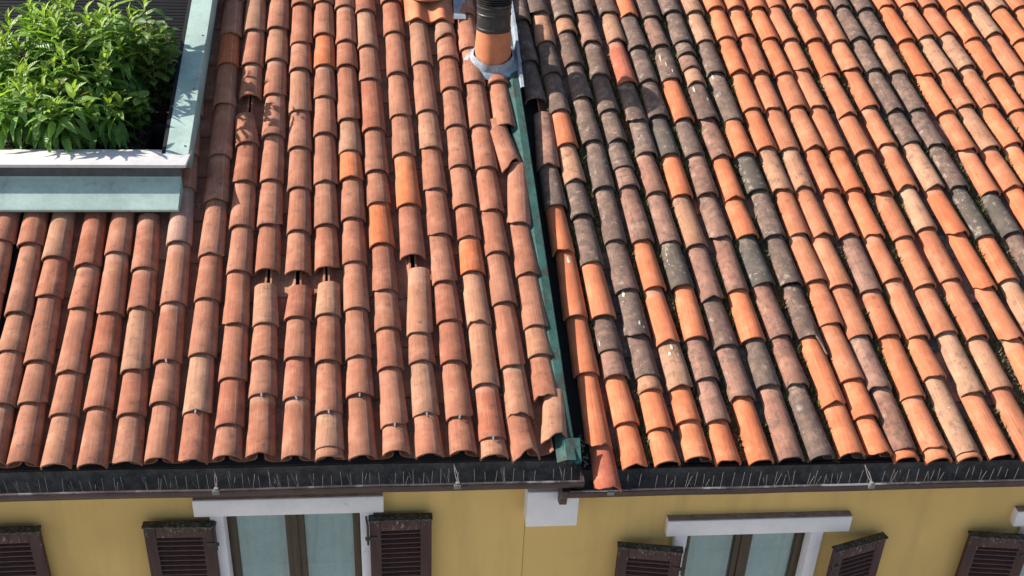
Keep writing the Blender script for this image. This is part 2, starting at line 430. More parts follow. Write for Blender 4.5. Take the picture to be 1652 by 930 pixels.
# ------------------------------------------------------------------ mesh helpers
class MB:
    def __init__(self):
        self.v, self.f, self.mi, self.sm = [], [], [], []

    def add(self, vs, fs, mi=0, smooth=False):
        o = len(self.v)
        self.v += [tuple(p) for p in vs]
        for f in fs:
            self.f.append([o + i for i in f])
            self.mi.append(mi)
            self.sm.append(smooth)

    def box(self, x0, x1, y0, y1, z0, z1, mi=0, b=0.0, mat=None):
        if b <= 0:
            vs = [(x, y, z) for z in (z0, z1) for y in (y0, y1) for x in (x0, x1)]
            fs = [(0, 2, 3, 1), (4, 5, 7, 6), (0, 1, 5, 4), (2, 6, 7, 3), (0, 4, 6, 2), (1, 3, 7, 5)]
        else:
            bm = bmesh.new()
            bmesh.ops.create_cube(bm, size=1.0)
            for v in bm.verts:
                v.co = Vector((x0 if v.co.x < 0 else x1, y0 if v.co.y < 0 else y1, z0 if v.co.z < 0 else z1))
            bmesh.ops.bevel(bm, geom=list(bm.edges), offset=b, segments=2, affect='EDGES', profile=0.5)
            bm.verts.index_update()
            vs = [tuple(v.co) for v in bm.verts]
            fs = [[v.index for v in f.verts] for f in bm.faces]
            bm.free()
        if mat is not None:
            vs = [mat @ Vector(v) for v in vs]
        self.add(vs, fs, mi)

    def tube(self, pts, r, seg=6, mi=0, caps=True):
        pts = [Vector(p) for p in pts]
        rs = r if isinstance(r, (list, tuple)) else [r] * len(pts)
        vs, fs = [], []
        for i, p in enumerate(pts):
            d = (pts[min(i + 1, len(pts) - 1)] - pts[max(i - 1, 0)]).normalized()
            a = d.orthogonal().normalized() if i == 0 else (a - d * a.dot(d)).normalized()
            bb = d.cross(a)
            for k in range(seg):
                t = 2 * math.pi * k / seg
                vs.append(p + (a * math.cos(t) + bb * math.sin(t)) * rs[i])
        for i in range(len(pts) - 1):
            for k in range(seg):
                k2 = (k + 1) % seg
                fs.append((i * seg + k, i * seg + k2, (i + 1) * seg + k2, (i + 1) * seg + k))
        if caps:
            fs.append(tuple(range(seg - 1, -1, -1)))
            fs.append(tuple(range((len(pts) - 1) * seg, len(pts) * seg)))
        self.add(vs, fs, mi, seg > 5)

    def lathe(self, prof, seg=32, mi=0, origin=(0, 0, 0)):
        o = Vector(origin)
        vs, fs = [], []
        for r, z in prof:
            for k in range(seg):
                t = 2 * math.pi * k / seg
                vs.append(o + Vector((r * math.cos(t), r * math.sin(t), z)))
        for i in range(len(prof) - 1):
            for k in range(seg):
                k2 = (k + 1) % seg
                fs.append((i * seg + k, i * seg + k2, (i + 1) * seg + k2, (i + 1) * seg + k))
        self.add(vs, fs, mi, True)

    def sweep(self, prof, x0, x1, nx=1, mi=0, wob=0.0, closed=False, smooth=False):
        """profile in (y, z) swept along x"""
        vs, fs = [], []
        n = len(prof)
        for i in range(nx + 1):
            x = x0 + (x1 - x0) * i / nx
            dz = wob * noise.noise(Vector((x * 1.3, 3.1, 0)))
            dy = wob * noise.noise(Vector((x * 1.7, 9.1, 4)))
            vs += [(x, y + dy, z + dz) for y, z in prof]
        for i in range(nx):
            for k in range(n if closed else n - 1):
                k2 = (k + 1) % n
                fs.append((i * n + k, (i + 1) * n + k, (i + 1) * n + k2, i * n + k2))
        if closed:
            fs.append(tuple(range(n - 1, -1, -1)))
            fs.append(tuple(nx * n + k for k in range(n)))
        self.add(vs, fs, mi, smooth)

    def mesh(self, name, mats, sharp=None):
        me = bpy.data.meshes.new(name)
        me.from_pydata(self.v, [], self.f)
        for m in (mats if isinstance(mats, (list, tuple)) else [mats]):
            me.materials.append(M[m])
        for p, mi, sm in zip(me.polygons, self.mi, self.sm):
            p.material_index = mi
            p.use_smooth = sm
        me.update()
        if sharp:
            me.set_sharp_from_angle(angle=R(sharp))
        return me

    def build(self, name, mats, parent=None, sharp=35, mw=None):
        return link(name, self.mesh(name, mats, sharp), parent, mw)


WM = {}                               # world matrix of everything built so far


def setw(o, mw):
    if o.parent is not None:
        o.matrix_parent_inverse = WM[o.parent.name].inverted()
    o.matrix_basis = mw
    WM[o.name] = mw.copy()


def link(name, me, parent=None, mw=None, color=None):
    o = bpy.data.objects.new(name, me)
    COL.objects.link(o)
    if parent is not None:
        o.parent = parent
    setw(o, mw if mw is not None else Matrix.Identity(4))
    if color is not None:
        o.color = color
    return o


def empty(name, label, cat, loc=(0, 0, 0), group=None):
    o = bpy.data.objects.new(name, None)
    COL.objects.link(o)
    setw(o, Matrix.Translation(loc))
    o.empty_display_size = 0.1
    tag(o, label, cat, group)
    return o


def tag(o, label=None, cat=None, group=None, kind=None):
    if label:
        o["label"] = label
    if cat:
        o["category"] = cat
    if group:
        o["group"] = group
    if kind:
        o["kind"] = kind
    return o


# ------------------------------------------------------------------ the ground far below
g = MB()
g.add([(-120, -120, -9.5), (120, -120, -9.5), (120, 120, -9.5), (-120, 120, -9.5)], [(0, 1, 2, 3)])
tag(g.build('street', 'street'), kind='structure')

# ------------------------------------------------------------------ the two houses: walls
YW = 0.20
left_house = empty('house', "yellow house with pinkish clay tile roof, roof terrace and flush shutters", "house", (-2, YW, -9.5))
right_house = empty('house', "yellow house with mixed dark and orange tile roof and angled shutters", "house", (2, YW, -9.5))


def wall(house, x0, x1, openings, zt, y0):
    """front wall with real window openings, built from butted panels"""
    m = MB()
    y1 = y0 + 0.35
    xs = x0
    for (a, b, zb, ztop) in openings:
        m.box(xs, a, y0, y1, -9.5, zt)
        m.box(a, b, y0, y1, ztop, zt)
        m.box(a, b, y0, y1, -9.5, zb)
        xs = b
    m.box(xs, x1, y0, y1, -9.5, zt)
    m.box(x0, x1, y1, 6.0, -9.5, -9.4)
    return m.build('wall', 'plaster', house)


ZL, ZR = -0.525, -0.815              # top of the window openings
HWIN = 1.5
OL = [(-5.2, -4.32, ZL - HWIN, ZL), (-2.075, -1.165, ZL - HWIN, ZL)]
OR = [(1.055, 1.965, ZR - HWIN, ZR), (3.60, 4.51, ZR - HWIN, ZR)]
wall(left_house, -6.2, -0.072, OL, -0.05, YW)
wall(right_house, -0.069, 6.6, OR, -0.16, YW + 0.004)


def window(house, x0, x1, zt, y0, wide_left, wide_right):
    """white surround, dark casement frame, two panes, curtain and room behind"""
    w = MB()
    zb = zt - HWIN
    w.box(x0 - wide_left, x1 + wide_right, y0 - 0.06, y0 + 0.02, zt - 0.002, zt + 0.135, b=0.006)   # head
    w.box(x0 - 0.075, x0 + 0.012, y0 - 0.045, y0 + 0.12, zb, zt - 0.004, b=0.004)
    w.box(x1 - 0.012, x1 + 0.075, y0 - 0.045, y0 + 0.12, zb, zt - 0.004, b=0.004)
    w.box(x0 - 0.12, x1 + 0.12, y0 - 0.09, y0 + 0.12, zb - 0.07, zb - 0.003, b=0.006)
    w.box(x0 - wide_left + 0.004, x1 + wide_right - 0.004, y0 - 0.055, y0 - 0.0005, zt + 0.1355, zt + 0.141, 1)
    win = w.build('window', ['white', 'headcap'], house)
    f = MB()
    yf0, yf1 = y0 + 0.05, y0 + 0.115
    xa, xb = x0 + 0.013, x1 - 0.013
    xm = (xa + xb) / 2
    f.box(xa, xa + 0.055, yf0, yf1, zb, zt - 0.004, b=0.005)
    f.box(xb - 0.055, xb, yf0, yf1, zb, zt - 0.004, b=0.005)
    f.box(xa + 0.056, xb - 0.056, yf0, yf1, zt - 0.06, zt - 0.004, b=0.004)
    f.box(xa + 0.056, xb - 0.056, yf0, yf1, zb, zb + 0.09, b=0.004)
    f.box(xm - 0.062, xm + 0.062, yf0 - 0.004, yf1, zb + 0.091, zt - 0.061, b=0.006)
    f.box(xm - 0.022, xm + 0.022, yf0 - 0.022, yf0 - 0.0045, zb + 0.091, zt - 0.061, b=0.005)
    f.build('casement_frame', 'wood', win)
    for a, b in ((xa + 0.056, xm - 0.063), (xm + 0.063, xb - 0.056)):
        p = MB()
        p.box(a, b, yf0 + 0.025, yf0 + 0.031, zb + 0.091, zt - 0.061)
        p.build('pane', 'glass', win)
    # net curtain: gently folded sheet
    c = MB()
    n = 90
    pr = []
    for i in range(n + 1):
        x = xa + (xb - xa) * i / n
        pr.append((x, yf1 - 0.012 + 0.003 * math.sin(i * 0.9) + 0.012 * noise.noise(Vector((i * 0.13, x0, 0)))))
    vs = [(x, y, zt - 0.02) for x, y in pr] + [(x, y, zb + 0.02) for x, y in pr]
    c.add(vs, [(i, i + 1, n + 2 + i, n + 1 + i) for i in range(n)], 0, True)
    c.build('curtain', 'curtain', win)
    r = MB()
    r.box(x0 - 0.2, x1 + 0.2, y0 + 0.36, y0 + 1.6, zb - 0.2, zb - 0.15)
    r.box(x0 - 0.2, x1 + 0.2, y0 + 1.55, y0 + 1.6, zb - 0.14, zt + 0.2)
    r.build('room', 'room', win)
    return win


window(left_house, *OL[0][:2], ZL, YW, 0.19, 0.14)
window(left_house, *OL[1][:2], ZL, YW, 0.17, 0.145)
window(right_house, *OR[0][:2], ZR, YW + 0.004, 0.145, 0.25)
window(right_house, *OR[1][:2], ZR, YW + 0.004, 0.18, 0.2)


def slat_mesh(w):
    m = MB()
    m.box(-w / 2, w / 2, -0.019, 0.019, -0.0045, 0.0045, b=0.0025)
    return m.mesh('slat', 'slat')


def shutter(house, hinge, width, direction, angle, zt, label=None):
    """louvred leaf; local x runs from the hinge to the free edge, z=0 at the top"""
    hgt = HWIN - 0.02
    th = 0.042
    m = MB()
    st = 0.075
    m.box(0, st, -th, 0, -hgt, 0, b=0.004)
    m.box(width - st, width, -th, 0, -hgt, 0, b=0.004)
    m.box(st + 0.001, width - st - 0.001, -th + 0.002, -0.002, -0.092, -0.001, b=0.004)
    m.box(st + 0.001, width - st - 0.001, -th + 0.002, -0.002, -hgt + 0.001, -hgt + 0.11, b=0.004)
    m.box(st + 0.001, width - st - 0.001, -th + 0.002, -0.002, -0.80, -0.71, b=0.004)
    m.box(-0.006, width + 0.006, -th - 0.012, 0.010, 0.001, 0.014, b=0.004)          # weather strip on top
    o = m.build('shutter', 'shutter', house)
    setw(o, Matrix.Translation((hinge[0], hinge[1], zt)) @ Matrix.Rotation(angle, 4, 'Z'))
    ow = WM[o.name]
    if direction < 0:
        for v in o.data.vertices:
            v.co.x = -v.co.x
        o.data.flip_normals()
    sm = slat_mesh(width - 2 * st + 0.012)
    z = -0.115
    while z > -hgt + 0.13:
        if not (-0.83 < z < -0.69):
            mw = ow @ Matrix.Translation((direction * width / 2, -th / 2, z)) @ Matrix.Rotation(R(16), 4, 'X')
            link('slat', sm, o, mw)
        z -= 0.043
    # pintle hinge: strap with an upturned hook
    h = MB()
    h.box(-0.03, 0.05, -th - 0.007, -th - 0.001, -0.16, -0.13, b=0.002)
    h.tube([(-0.012, -th - 0.012, -0.19), (-0.012, -th - 0.012, -0.02), (-0.016, -th - 0.016, 0.02), (-0.02, -th + 0.01, 0.04)], 0.008, 6)
    ho = h.build('hinge', 'iron', o)
    setw(ho, ow @ Matrix.Diagonal((direction, 1, 1, 1)))
    return o


shutter(left_house, (-2.125, YW - 0.055), 0.445, -1, R(-1.0), ZL - 0.055)
shutter(left_house, (-1.115, YW - 0.055), 0.41, 1, R(1.2), ZL - 0.045)
shutter(left_house, (-3.66, YW - 0.06), 0.44, 1, R(1.0), ZL - 0.06)
shutter(right_house, (1.015, YW - 0.12), 0.44, -1, R(-9.0), ZR - 0.055)
shutter(right_house, (2.07, YW - 0.16), 0.43, 1, R(17.0), ZR - 0.055)
shutter(right_house, (3.545, YW - 0.10), 0.44, -1, R(-7.0), ZR - 0.055)

# white stone block where the eaves step down
c = MB()
c.box(-0.085, 0.26, YW - 0.16, YW + 0.003, -0.60, -0.30, b=0.012)
c.build('eaves_block', 'white', left_house)
# brown scrolled bracket carrying the right gutter's end
b = MB()
prof = [(0.0, -0.16), (-0.16, -0.16), (-0.165, -0.20), (-0.13, -0.235), (-0.10, -0.27), (-0.085, -0.33), (-0.03, -0.36), (0.0, -0.36)]
b.sweep([(y + 0.035, z) for y, z in prof], 0.115, 0.160, 1, closed=True)
b.build('gutter_bracket', 'brownmetal', right_house)


# ------------------------------------------------------------------ gutters
def gutter(house, x0, x1, zlip, cap_left, cap_right):
    yc, rad, dep = -0.047, 0.083, 0.095
    pr = []
    for i in range(13):
        a = math.pi * i / 12
        pr.append((yc - rad * math.cos(a), zlip - dep * math.sin(a)))
    pr.append((yc + rad, zlip + 0.035))
    outer = [(y + (-0.004 if y < yc else 0.004), z - 0.004) for y, z in reversed(pr)]
    nx = int((x1 - x0) / 0.12)
    m = MB()
    m.sweep(pr, x0, x1, nx, 1, 0.006, smooth=True)
    m.sweep(outer, x0, x1, nx, 0, 0.006, smooth=True)
    for flag, x in ((cap_left, x0), (cap_right, x1)):
        if flag:
            e = [(y, z) for y, z in pr[:13]]
            vs = [(x - 0.003, y, z) for y, z in e] + [(x + 0.003, y, z) for y, z in e]
            k = len(e)
            m.add(vs, [tuple(range(k)), tuple(range(2 * k - 1, k - 1, -1))] + [(i, k + i, k + (i + 1) % k, (i + 1) % k) for i in range(k)], 0)
            m.tube([(x, y, z) for y, z in e], 0.005, 5, 0)
    gt = m.build('gutter', ['brownmetal', 'gutterin'], house)
    lp = MB()
    pts = []
    for i in range(nx + 1):
        x = x0 + (x1 - x0) * i / nx
        dz = 0.006 * noise.noise(Vector((x * 1.3, 3.1, 0)))
        dy = 0.006 * noise.noise(Vector((x * 1.7, 9.1, 4)))
        pts.append((x, yc - rad + dy - 0.001, zlip + dz + 0.002))
    lp.tube(pts, 0.0075, 8)
    lp.build('lip', 'lip', gt)
    fr = MB()
    fr.sweep([(p[1] - 0.010, p[2]) for p in ()] or [(yc - rad - 0.0115, zlip - 0.022), (yc - rad - 0.0085, zlip - 0.022),
                                                      (yc - rad - 0.0085, zlip - 0.004), (yc - rad - 0.0115, zlip - 0.004)], x0, x1, nx, 0, 0.006, closed=True)
    fr.build('front_fold', 'brownmetal', gt)
    # leaf litter and silt lying in the trough
    d = MB()
    rr = random.Random(int(x0 * 77) + 5)
    for i in range(int((x1 - x0) * 150)):
        x = rr.uniform(x0 + 0.02, x1 - 0.02)
        if noise.noise(Vector((x * 2.1, 0.3, x0))) < -0.05 and rr.random() < 0.8:
            continue
        a = rr.uniform(0.75, 2.2)
        y, z = yc - (rad - 0.004) * math.cos(a), zlip - (dep - 0.006) * math.sin(a)
        s = rr.uniform(0.003, 0.011)
        mt = Matrix.Translation((x, y, z + 0.003)) @ Matrix.Rotation(rr.uniform(0, 6.3), 4, 'Z') @ Matrix.Rotation(rr.uniform(-0.8, 0.8), 4, 'X')
        d.add([mt @ Vector(q) for q in ((-s, -s * 0.4, 0), (s * 0.2, -s * 0.6, 0.002), (s * 1.3, 0, 0), (0, s * 0.6, 0.003))], [(0, 1, 2, 3)], rr.choice((0, 0, 1)))
    tag(d.build('litter', ['bark', 'mortar'], gt), kind='stuff')
    # strips of bird spikes
    x = x0 + 0.04
    k = 0
    while x < x1 - 0.2:
        sp = MB()
        ln = min(0.48, x1 - 0.03 - x)
        sp.box(x, x + ln - 0.02, yc - 0.042, yc - 0.016, zlip - dep + 0.014, zlip - dep + 0.018)
        q = x + 0.02
        while q < x + ln - 0.03:
            lean = rr.uniform(-0.012, 0.012)
            br = rr.random()
            y0_ = yc - 0.030 + rr.uniform(-0.006, 0.006)
            z0_ = zlip - dep + 0.014
            sp.tube([(q, y0_, z0_), (q + lean, y0_ - 0.004, z0_ + rr.uniform(0.13, 0.17))], 0.0012, 3, caps=False)
            if br < 0.5:
                sg = rr.choice((-1, 1))
                sp.tube([(q + 0.004, y0_ + 0.006, z0_), (q + sg * rr.uniform(0.02, 0.045), y0_ + rr.uniform(-0.03, 0.02), z0_ + rr.uniform(0.09, 0.16))], 0.0012, 3, caps=False)
            if br < 0.15:
                sp.tube([(q + 0.012, y0_ + 0.006, z0_), (q - rr.uniform(0.0, 0.03), y0_ + 0.03, z0_ + rr.uniform(0.09, 0.16))], 0.0012, 3, caps=False)
            q += rr.uniform(0.046, 0.072)
        sp.build('spike_strip', 'wire', gt)
        x += 0.5
        k += 1
    return gt


gl = gutter(left_house, -6.0, 0.245, -0.070, True, True)
gr = gutter(right_house, 0.162, 6.4, -0.152, True, True)
for gt, xs, zl in ((gl, (-2.02, -0.55, -3.9), -0.070), (gr, (2.13, 4.3, 0.42), -0.152)):
    for x in xs:      # twisted tie over the lip
        m = MB()
        yl = -0.047 - 0.083
        m.box(x - 0.022, x + 0.022, yl - 0.018, yl - 0.009, zl - 0.026, zl + 0.006, b=0.003)
        m.box(x - 0.012, x + 0.014, yl - 0.012, yl + 0.010, zl + 0.0105, zl + 0.015, b=0.002)
        m.tube([(x, yl, zl + 0.012), (x - 0.012, yl + 0.05, zl + 0.03), (x - 0.02, yl + 0.10, zl + 0.075)], 0.0022, 5)
        m.tube([(x + 0.005, yl, zl + 0.012), (x + 0.001, yl + 0.05, zl + 0.04), (x - 0.022, yl + 0.10, zl + 0.08)], 0.0022, 5)
        m.build('gutter_tie', 'wire', gt)


# ------------------------------------------------------------------ roofs
def deck(house, quads, dh):
    m = MB()
    for (u0, u1, s0, s1, k) in quads:
        a, b = -0.075 + dh, -0.045 + dh
        vs = [rp(u + k * s, s, h) for h in (a, b) for s in (s0, s1) for u in (u0, u1)]
        m.add(vs, [(0, 2, 3, 1), (4, 5, 7, 6), (0, 1, 5, 4), (2, 6, 7, 3), (0, 4, 6, 2), (1, 3, 7, 5)])
    return m.build('roof', 'deck', house)


SMAX = 5.55
left_roof = deck(left_house, [(-6.0, 0.11, 0.03, 2.20, -0.04), (-2.50, 0.11, 2.201, SMAX, -0.04)], 0.0)
right_roof = deck(right_house, [(0.115, 6.9, 0.03, SMAX, -0.04)], DROP)
# eaves boards closing the gap under the tiles
for house, x0, x1, zt in ((left_house, -6.0, 0.235, -0.03), (right_house, 0.24, 6.4, -0.12)):
    m = MB()
    m.box(x0, x1, 0.045, 0.07, zt - 0.13, zt + 0.002)
    m.box(x0, x1, 0.0705, YW + 0.02, zt - 0.13, zt - 0.10)
    m.build('eaves_board', 'brownmetal', house)


def arc_mesh(name, wl, wu, hl, hu, th, mat, nseg=12, ny=4, seed=0, broken=None, inverted=False, warp=0.0018):
    """a barrel tile one unit long: y=0 lower end, y=1 upper end"""
    rr = random.Random(seed)
    ys = [0.0, 0.014] + [0.014 + (1 - 0.014) * i / ny for i in range(1, ny + 1)]
    m = MB()
    sd = rr.uniform(0, 50)

    def pt(i, j, inner):
        t = math.pi * i / nseg
        y = ys[j]
        f = y
        a = wl + (wu - wl) * f
        hh = hl + (hu - hl) * f
        if j == 0 and not inner:
            a -= 0.0022
            hh -= 0.0022
        if inner:
            a -= th
            hh -= th
        # slightly squared barrel
        cx, cz = math.cos(t), math.sin(t)
        e = 0.97
        x = a * math.copysign(abs(cx) ** e, cx)
        zz = hh * (cz ** 0.97)
        nn = noise.noise(Vector((x * 9, y * 2.3, sd))) * warp
        yy = y
        if j <= 1:
            yy = y + (0.010 * noise.noise(Vector((x * 22, sd, 1.7))) if broken is None else 0)
        if broken is not None and j <= 1:
            yy = y + broken(i / nseg)
        zz += nn
        if inverted:
            zz = hl - zz
        return Vector((x, yy, zz))

    W = nseg + 1
    for inner in (False, True):
        vs = [pt(i, j, inner) for j in range(len(ys)) for i in range(W)]
        fs = []
        for j in range(len(ys) - 1):
            for i in range(nseg):
                q = (j * W + i, (j + 1) * W + i, (j + 1) * W + i + 1, j * W + i + 1)
                flip = inner != inverted
                fs.append(q if flip else q[::-1])
        # x runs from + to - with i: winding fixed by recalculation below
        m.add(vs, fs, 0, True)
    n0 = len(ys) * W
    J = len(ys) - 1
    fs = []
    for i in range(nseg):
        fs.append((i, i + 1, n0 + i + 1, n0 + i))
        fs.append((J * W + i, n0 + J * W + i, n0 + J * W + i + 1, J * W + i + 1))
    for j in range(J):
        fs.append((j * W, n0 + j * W, n0 + (j + 1) * W, (j + 1) * W))
        fs.append((j * W + nseg, (j + 1) * W + nseg, n0 + (j + 1) * W + nseg, n0 + j * W + nseg))
    for f in fs:
        m.f.append(list(f))
        m.mi.append(0)
        m.sm.append(False)
    me = m.mesh(name, mat)
    bm = bmesh.new()
    bm.from_mesh(me)
    bmesh.ops.recalc_face_normals(bm, faces=bm.faces)
    bm.to_mesh(me)
    bm.free()
    me.set_sharp_from_angle(angle=R(42))
    return me


def jag(depths):
    def f(t):
        k = t * (len(depths) - 1)
        i = min(int(k), len(depths) - 2)
        a = k - i
        return depths[i] * (1 - a) + depths[i + 1] * a
    return f


COVER_L = [arc_mesh('cover_tile', 0.092, 0.076, 0.077, 0.058, 0.013, 'tile', seed=i) for i in range(6)]
COVER_R = [arc_mesh('cover_tile', 0.090, 0.073, 0.080, 0.059, 0.014, 'tile_old', seed=20 + i, warp=0.004) for i in range(7)]
CHIP_L = [arc_mesh('cover_tile', 0.092, 0.076, 0.077, 0.058, 0.013, 'tile', seed=40, broken=jag([0.0, 0.02, 0.00, 0.03, 0.05, 0.02, 0.05, 0.01, 0.0])),
          arc_mesh('cover_tile', 0.092, 0.076, 0.077, 0.058, 0.013, 'tile', seed=41, broken=jag([0.0, 0.10, 0.16, 0.12, 0.02, 0.0, 0.0]))]
CHIP_R = [arc_mesh('cover_tile', 0.090, 0.073, 0.080, 0.059, 0.014, 'tile_old', seed=50, nseg=16,
                   broken=jag([0.0, 0.03, 0.02, 0.16, 0.28, 0.33, 0.46, 0.48, 0.50, 0.51])),
          arc_mesh('cover_tile', 0.090, 0.073, 0.080, 0.059, 0.014, 'tile_old', seed=51, broken=jag([0.0, 0.0, 0.04, 0.02, 0.06, 0.05, 0.01, 0.02]))]
COVER_L += [arc_mesh('cover_tile', 0.092, 0.076, 0.077, 0.058, 0.013, 'tile', seed=80 + i, nseg=18, warp=0.003, broken=jag(b)) for i, b in enumerate((
    [0.0, 0.0, 0.0, 0.004, 0.0, 0.0, 0.0, 0.05, 0.06], [0.03, 0.0, 0.0, 0.0, 0.018, 0.0, 0.0, 0.004, 0.0], [0.07, 0.05, 0.0, 0.0, 0.0, 0.0, 0.01, 0.0, 0.0]))]
COVER_R += [arc_mesh('cover_tile', 0.090, 0.073, 0.080, 0.059, 0.014, 'tile_old', seed=90 + i, nseg=18, warp=0.005, broken=jag(b)) for i, b in enumerate((
    [0.0, 0.0, 0.01, 0.03, 0.0, 0.0, 0.0, 0.06, 0.09], [0.05, 0.02, 0.0, 0.0, 0.03, 0.012, 0.0, 0.0, 0.0], [0.0, 0.012, 0.0, 0.02, 0.0, 0.015, 0.04, 0.02, 0.0]))]
PAN_L = [arc_mesh('channel_tile', 0.088, 0.094, 0.062, 0.066, 0.012, 'tile', 8, 1, seed=60 + i, inverted=True) for i in range(3)]
PAN_R = [arc_mesh('channel_tile', 0.086, 0.092, 0.060, 0.064, 0.012, 'tile_old', 8, 1, seed=70 + i, inverted=True) for i in range(3)]

PAL = {
    'P': ((0.330, 0.132, 0.076), 0.26), 'T': ((0.352, 0.170, 0.100), 0.26), 'R': ((0.310, 0.110, 0.062), 0.22),
    'O': ((0.46, 0.140, 0.056), 0.03), 'V': ((0.36, 0.21, 0.16), 0.25),
    'o': ((0.495, 0.155, 0.070), 0.03), 'p': ((0.430, 0.155, 0.078), 0.18), 't': ((0.370, 0.190, 0.112), 0.34),
    'r': ((0.36, 0.105, 0.060), 0.12), 'b': ((0.262, 0.132, 0.092), 0.50), 'd': ((0.180, 0.110, 0.083), 0.74),
    'g': ((0.112, 0.098, 0.078), 0.95),
}


def tile_color(rng, code):
    c, w = PAL[code]
    k = rng.uniform(0.90, 1.10)
    h = rng.uniform(-0.05, 0.06)
    w = min(1.0, max(0.0, w + rng.uniform(-0.08, 0.12)))
    return (min(1, c[0] * k * (1 + h * 0.3)), min(1, c[1] * k * (1 - h)), min(1, c[2] * k * (1 - 1.6 * h)), w)


def place(u0, k, s, length, h, rng, tilt, jit=1.0):
    d = (S + U * k).normalized()
    x = d.cross(N).normalized()
    sl = s
    p = rp(u0 + k * sl + rng.uniform(-0.004, 0.004) * jit, sl, h)
    m = Matrix((x, d, N)).transposed().to_4x4()
    m = Matrix.Translation(p) @ m
    m = m @ Matrix.Rotation(R(rng.uniform(-1.7, 1.7) * jit), 4, 'Z') @ Matrix.Rotation(R(rng.uniform(-3.2, 3.2) * jit), 4, 'Y')
    m = m @ Matrix.Rotation(-tilt, 4, 'X')
    return m @ Matrix.Diagonal((1 + rng.uniform(-0.04, 0.05) * jit, length, 1 + rng.uniform(-0.07, 0.07) * jit, 1))



PLACED = []


def cover_column(roof, col, dh, meshes, chips, rng, limit=9.0, chip_at=(), skip=(), above=2, codes_above="PPT", cap=None):
    u0, k, ends, codes, gaps = col
    ends = list(ends)
    codes = list(codes)
    n = len(ends)
    for i in range(n):
        if i in skip:
            continue
        s = ends[i]
        if i == 0:
            up = s + 0.50
        elif (i - 1, 0) in chip_at and dh != 0:
            up = ends[i - 1] + 0.30
        elif (i - 1) in gaps:
            up = ends[i - 1] - gaps[i - 1]
        else:
            up = ends[i - 1] + rng.uniform(0.06, 0.085)
        if cap is not None:
            up = min(up, cap)
        L = min(up - s, 0.62)
        if (i - 1) in gaps:
            L = up - s
        me = rng.choice(meshes)
        slip = (i - 1) in gaps
        for (ci, mi) in chip_at:
            if ci == i:
                me = chips[mi]
        h = dh + 0.012 + rng.uniform(-0.002, 0.003)
        mw = place(u0, k, s, L, h, rng, (0.014 if dh == 0 else 0.020) / max(L, 0.2), 0.5 if dh == 0 else 0.9)
        sk = SKEW.get((LEFT_COLUMNS.index(col), i)) if dh == 0 else None
        if sk:
            mw = Matrix.Translation((sk[1], 0, 0.006)) @ mw @ Matrix.Rotation(R(sk[0]), 4, 'Z')
        if slip:
            mw = mw @ Matrix.Rotation(R(rng.uniform(-3.5, 3.5)), 4, 'Z')
        link('cover_tile', me, roof, mw, tile_color(rng, codes[i]))
        PLACED.append((roof.name, u0, i, codes[i], mw))
    # rows that carry on up to the ridge, past the top of the view
    s = ends[0]
    for j in range(above):
        s2 = s + 0.43
        if s2 > limit:
            break
        mw = place(u0, k, s2, 0.50, dh + 0.012, rng, 0.024, 0.6)
        link('cover_tile', rng.choice(meshes), roof, mw, tile_color(rng, rng.choice(codes_above)))
        s = s2


rng = random.Random(5)
LCHIP = {3 + 1: [(1, 0)], 14 + 1: [(1, 1), (9, 0)], 16: [(9, 0), (10, 1)], 17: [(3, 1), (8, 0), (9, 1)]}
SKEW = {(17, 3): (7.0, 0.012), (17, 4): (-5.0, -0.008), (17, 9): (-6.0, 0.0), (16, 10): (2.0, 0.0)}
LSKIP = {14: (0,), 15: (0,), 17: (0,)}
for i, col in enumerate(LEFT_COLUMNS):
    stop = 2.05 if i < 5 else SMAX
    cover_column(left_roof, col, 0.0, COVER_L, CHIP_L, rng, stop - 0.2, LCHIP.get(i, ()), LSKIP.get(i, ()),
                 0 if i in (0, 1, 2, 3, 4, 14, 15, 17) else 2, cap=3.50 if i == 17 else None)
rng = random.Random(8)
RCHIP = {8: [(8, 0)], 7: [(4, 1)], 14: [(5, 1)], 15: [(0, 1)], 10: [(5, 1)]}
for i, col in enumerate(RIGHT_COLUMNS):
    cover_column(right_roof, col, DROP, COVER_R, CHIP_R, rng, SMAX - 0.2, RCHIP.get(i, ()), (), 2 if i < 18 else 1, "pppot" if i > 8 else "ddbo")


def pans(roof, cols, dh, meshes, rng, codes, lowest, lims):
    for i in range(len(cols) - 1):
        ua, ka = cols[i][:2]
        ub, kb = cols[i + 1][:2]
        u0, k = (ua + ub) / 2, (ka + kb) / 2
        top = lims(i)
        s = lowest + rng.uniform(-0.012, 0.012)
        first = True
        while s < top:
            ex = rng.uniform(0.36, 0.44)
            # the visible stretch of a far column starts higher up
            mw = place(u0, k, s, ex + 0.07, dh - 0.034, rng, 0.010 / 0.45, 0.6)
            if s + ex > min(cols[i][2][-1], cols[i + 1][2][-1]) - 0.6:
                link('channel_tile', rng.choice(meshes), roof, mw, tile_color(rng, rng.choice(codes)))
            s += ex


prng = random.Random(21)
pans(left_roof, LEFT_COLUMNS, 0.0, PAN_L, prng, "PPRPT", 0.05, lambda i: 1.95 if i < 5 else 4.6)
pans(right_roof, RIGHT_COLUMNS, DROP, PAN_R, prng, "bbdgdr", 0.03, lambda i: 4.7)

# rows outside the view: left of the first column and right of the last, one mesh each
def far_field(roof, u_list, k, s0, s1, dh, mesh, color):
    m = MB()
    r2 = random.Random(3)
    for u in u_list:
        s = s0
        while s < s1:
            mw = place(u, k, s, 0.5, dh + 0.012, r2, 0.024, 0.6)
            m.add([mw @ v.co for v in mesh.vertices], [list(p.vertices) for p in mesh.polygons], 0, True)
            s += 0.43
    o = m.build('tile_field', 'tile' if dh == 0 else 'tile_old', roof, 42)
    o.color = color
    tag(o, kind='stuff')


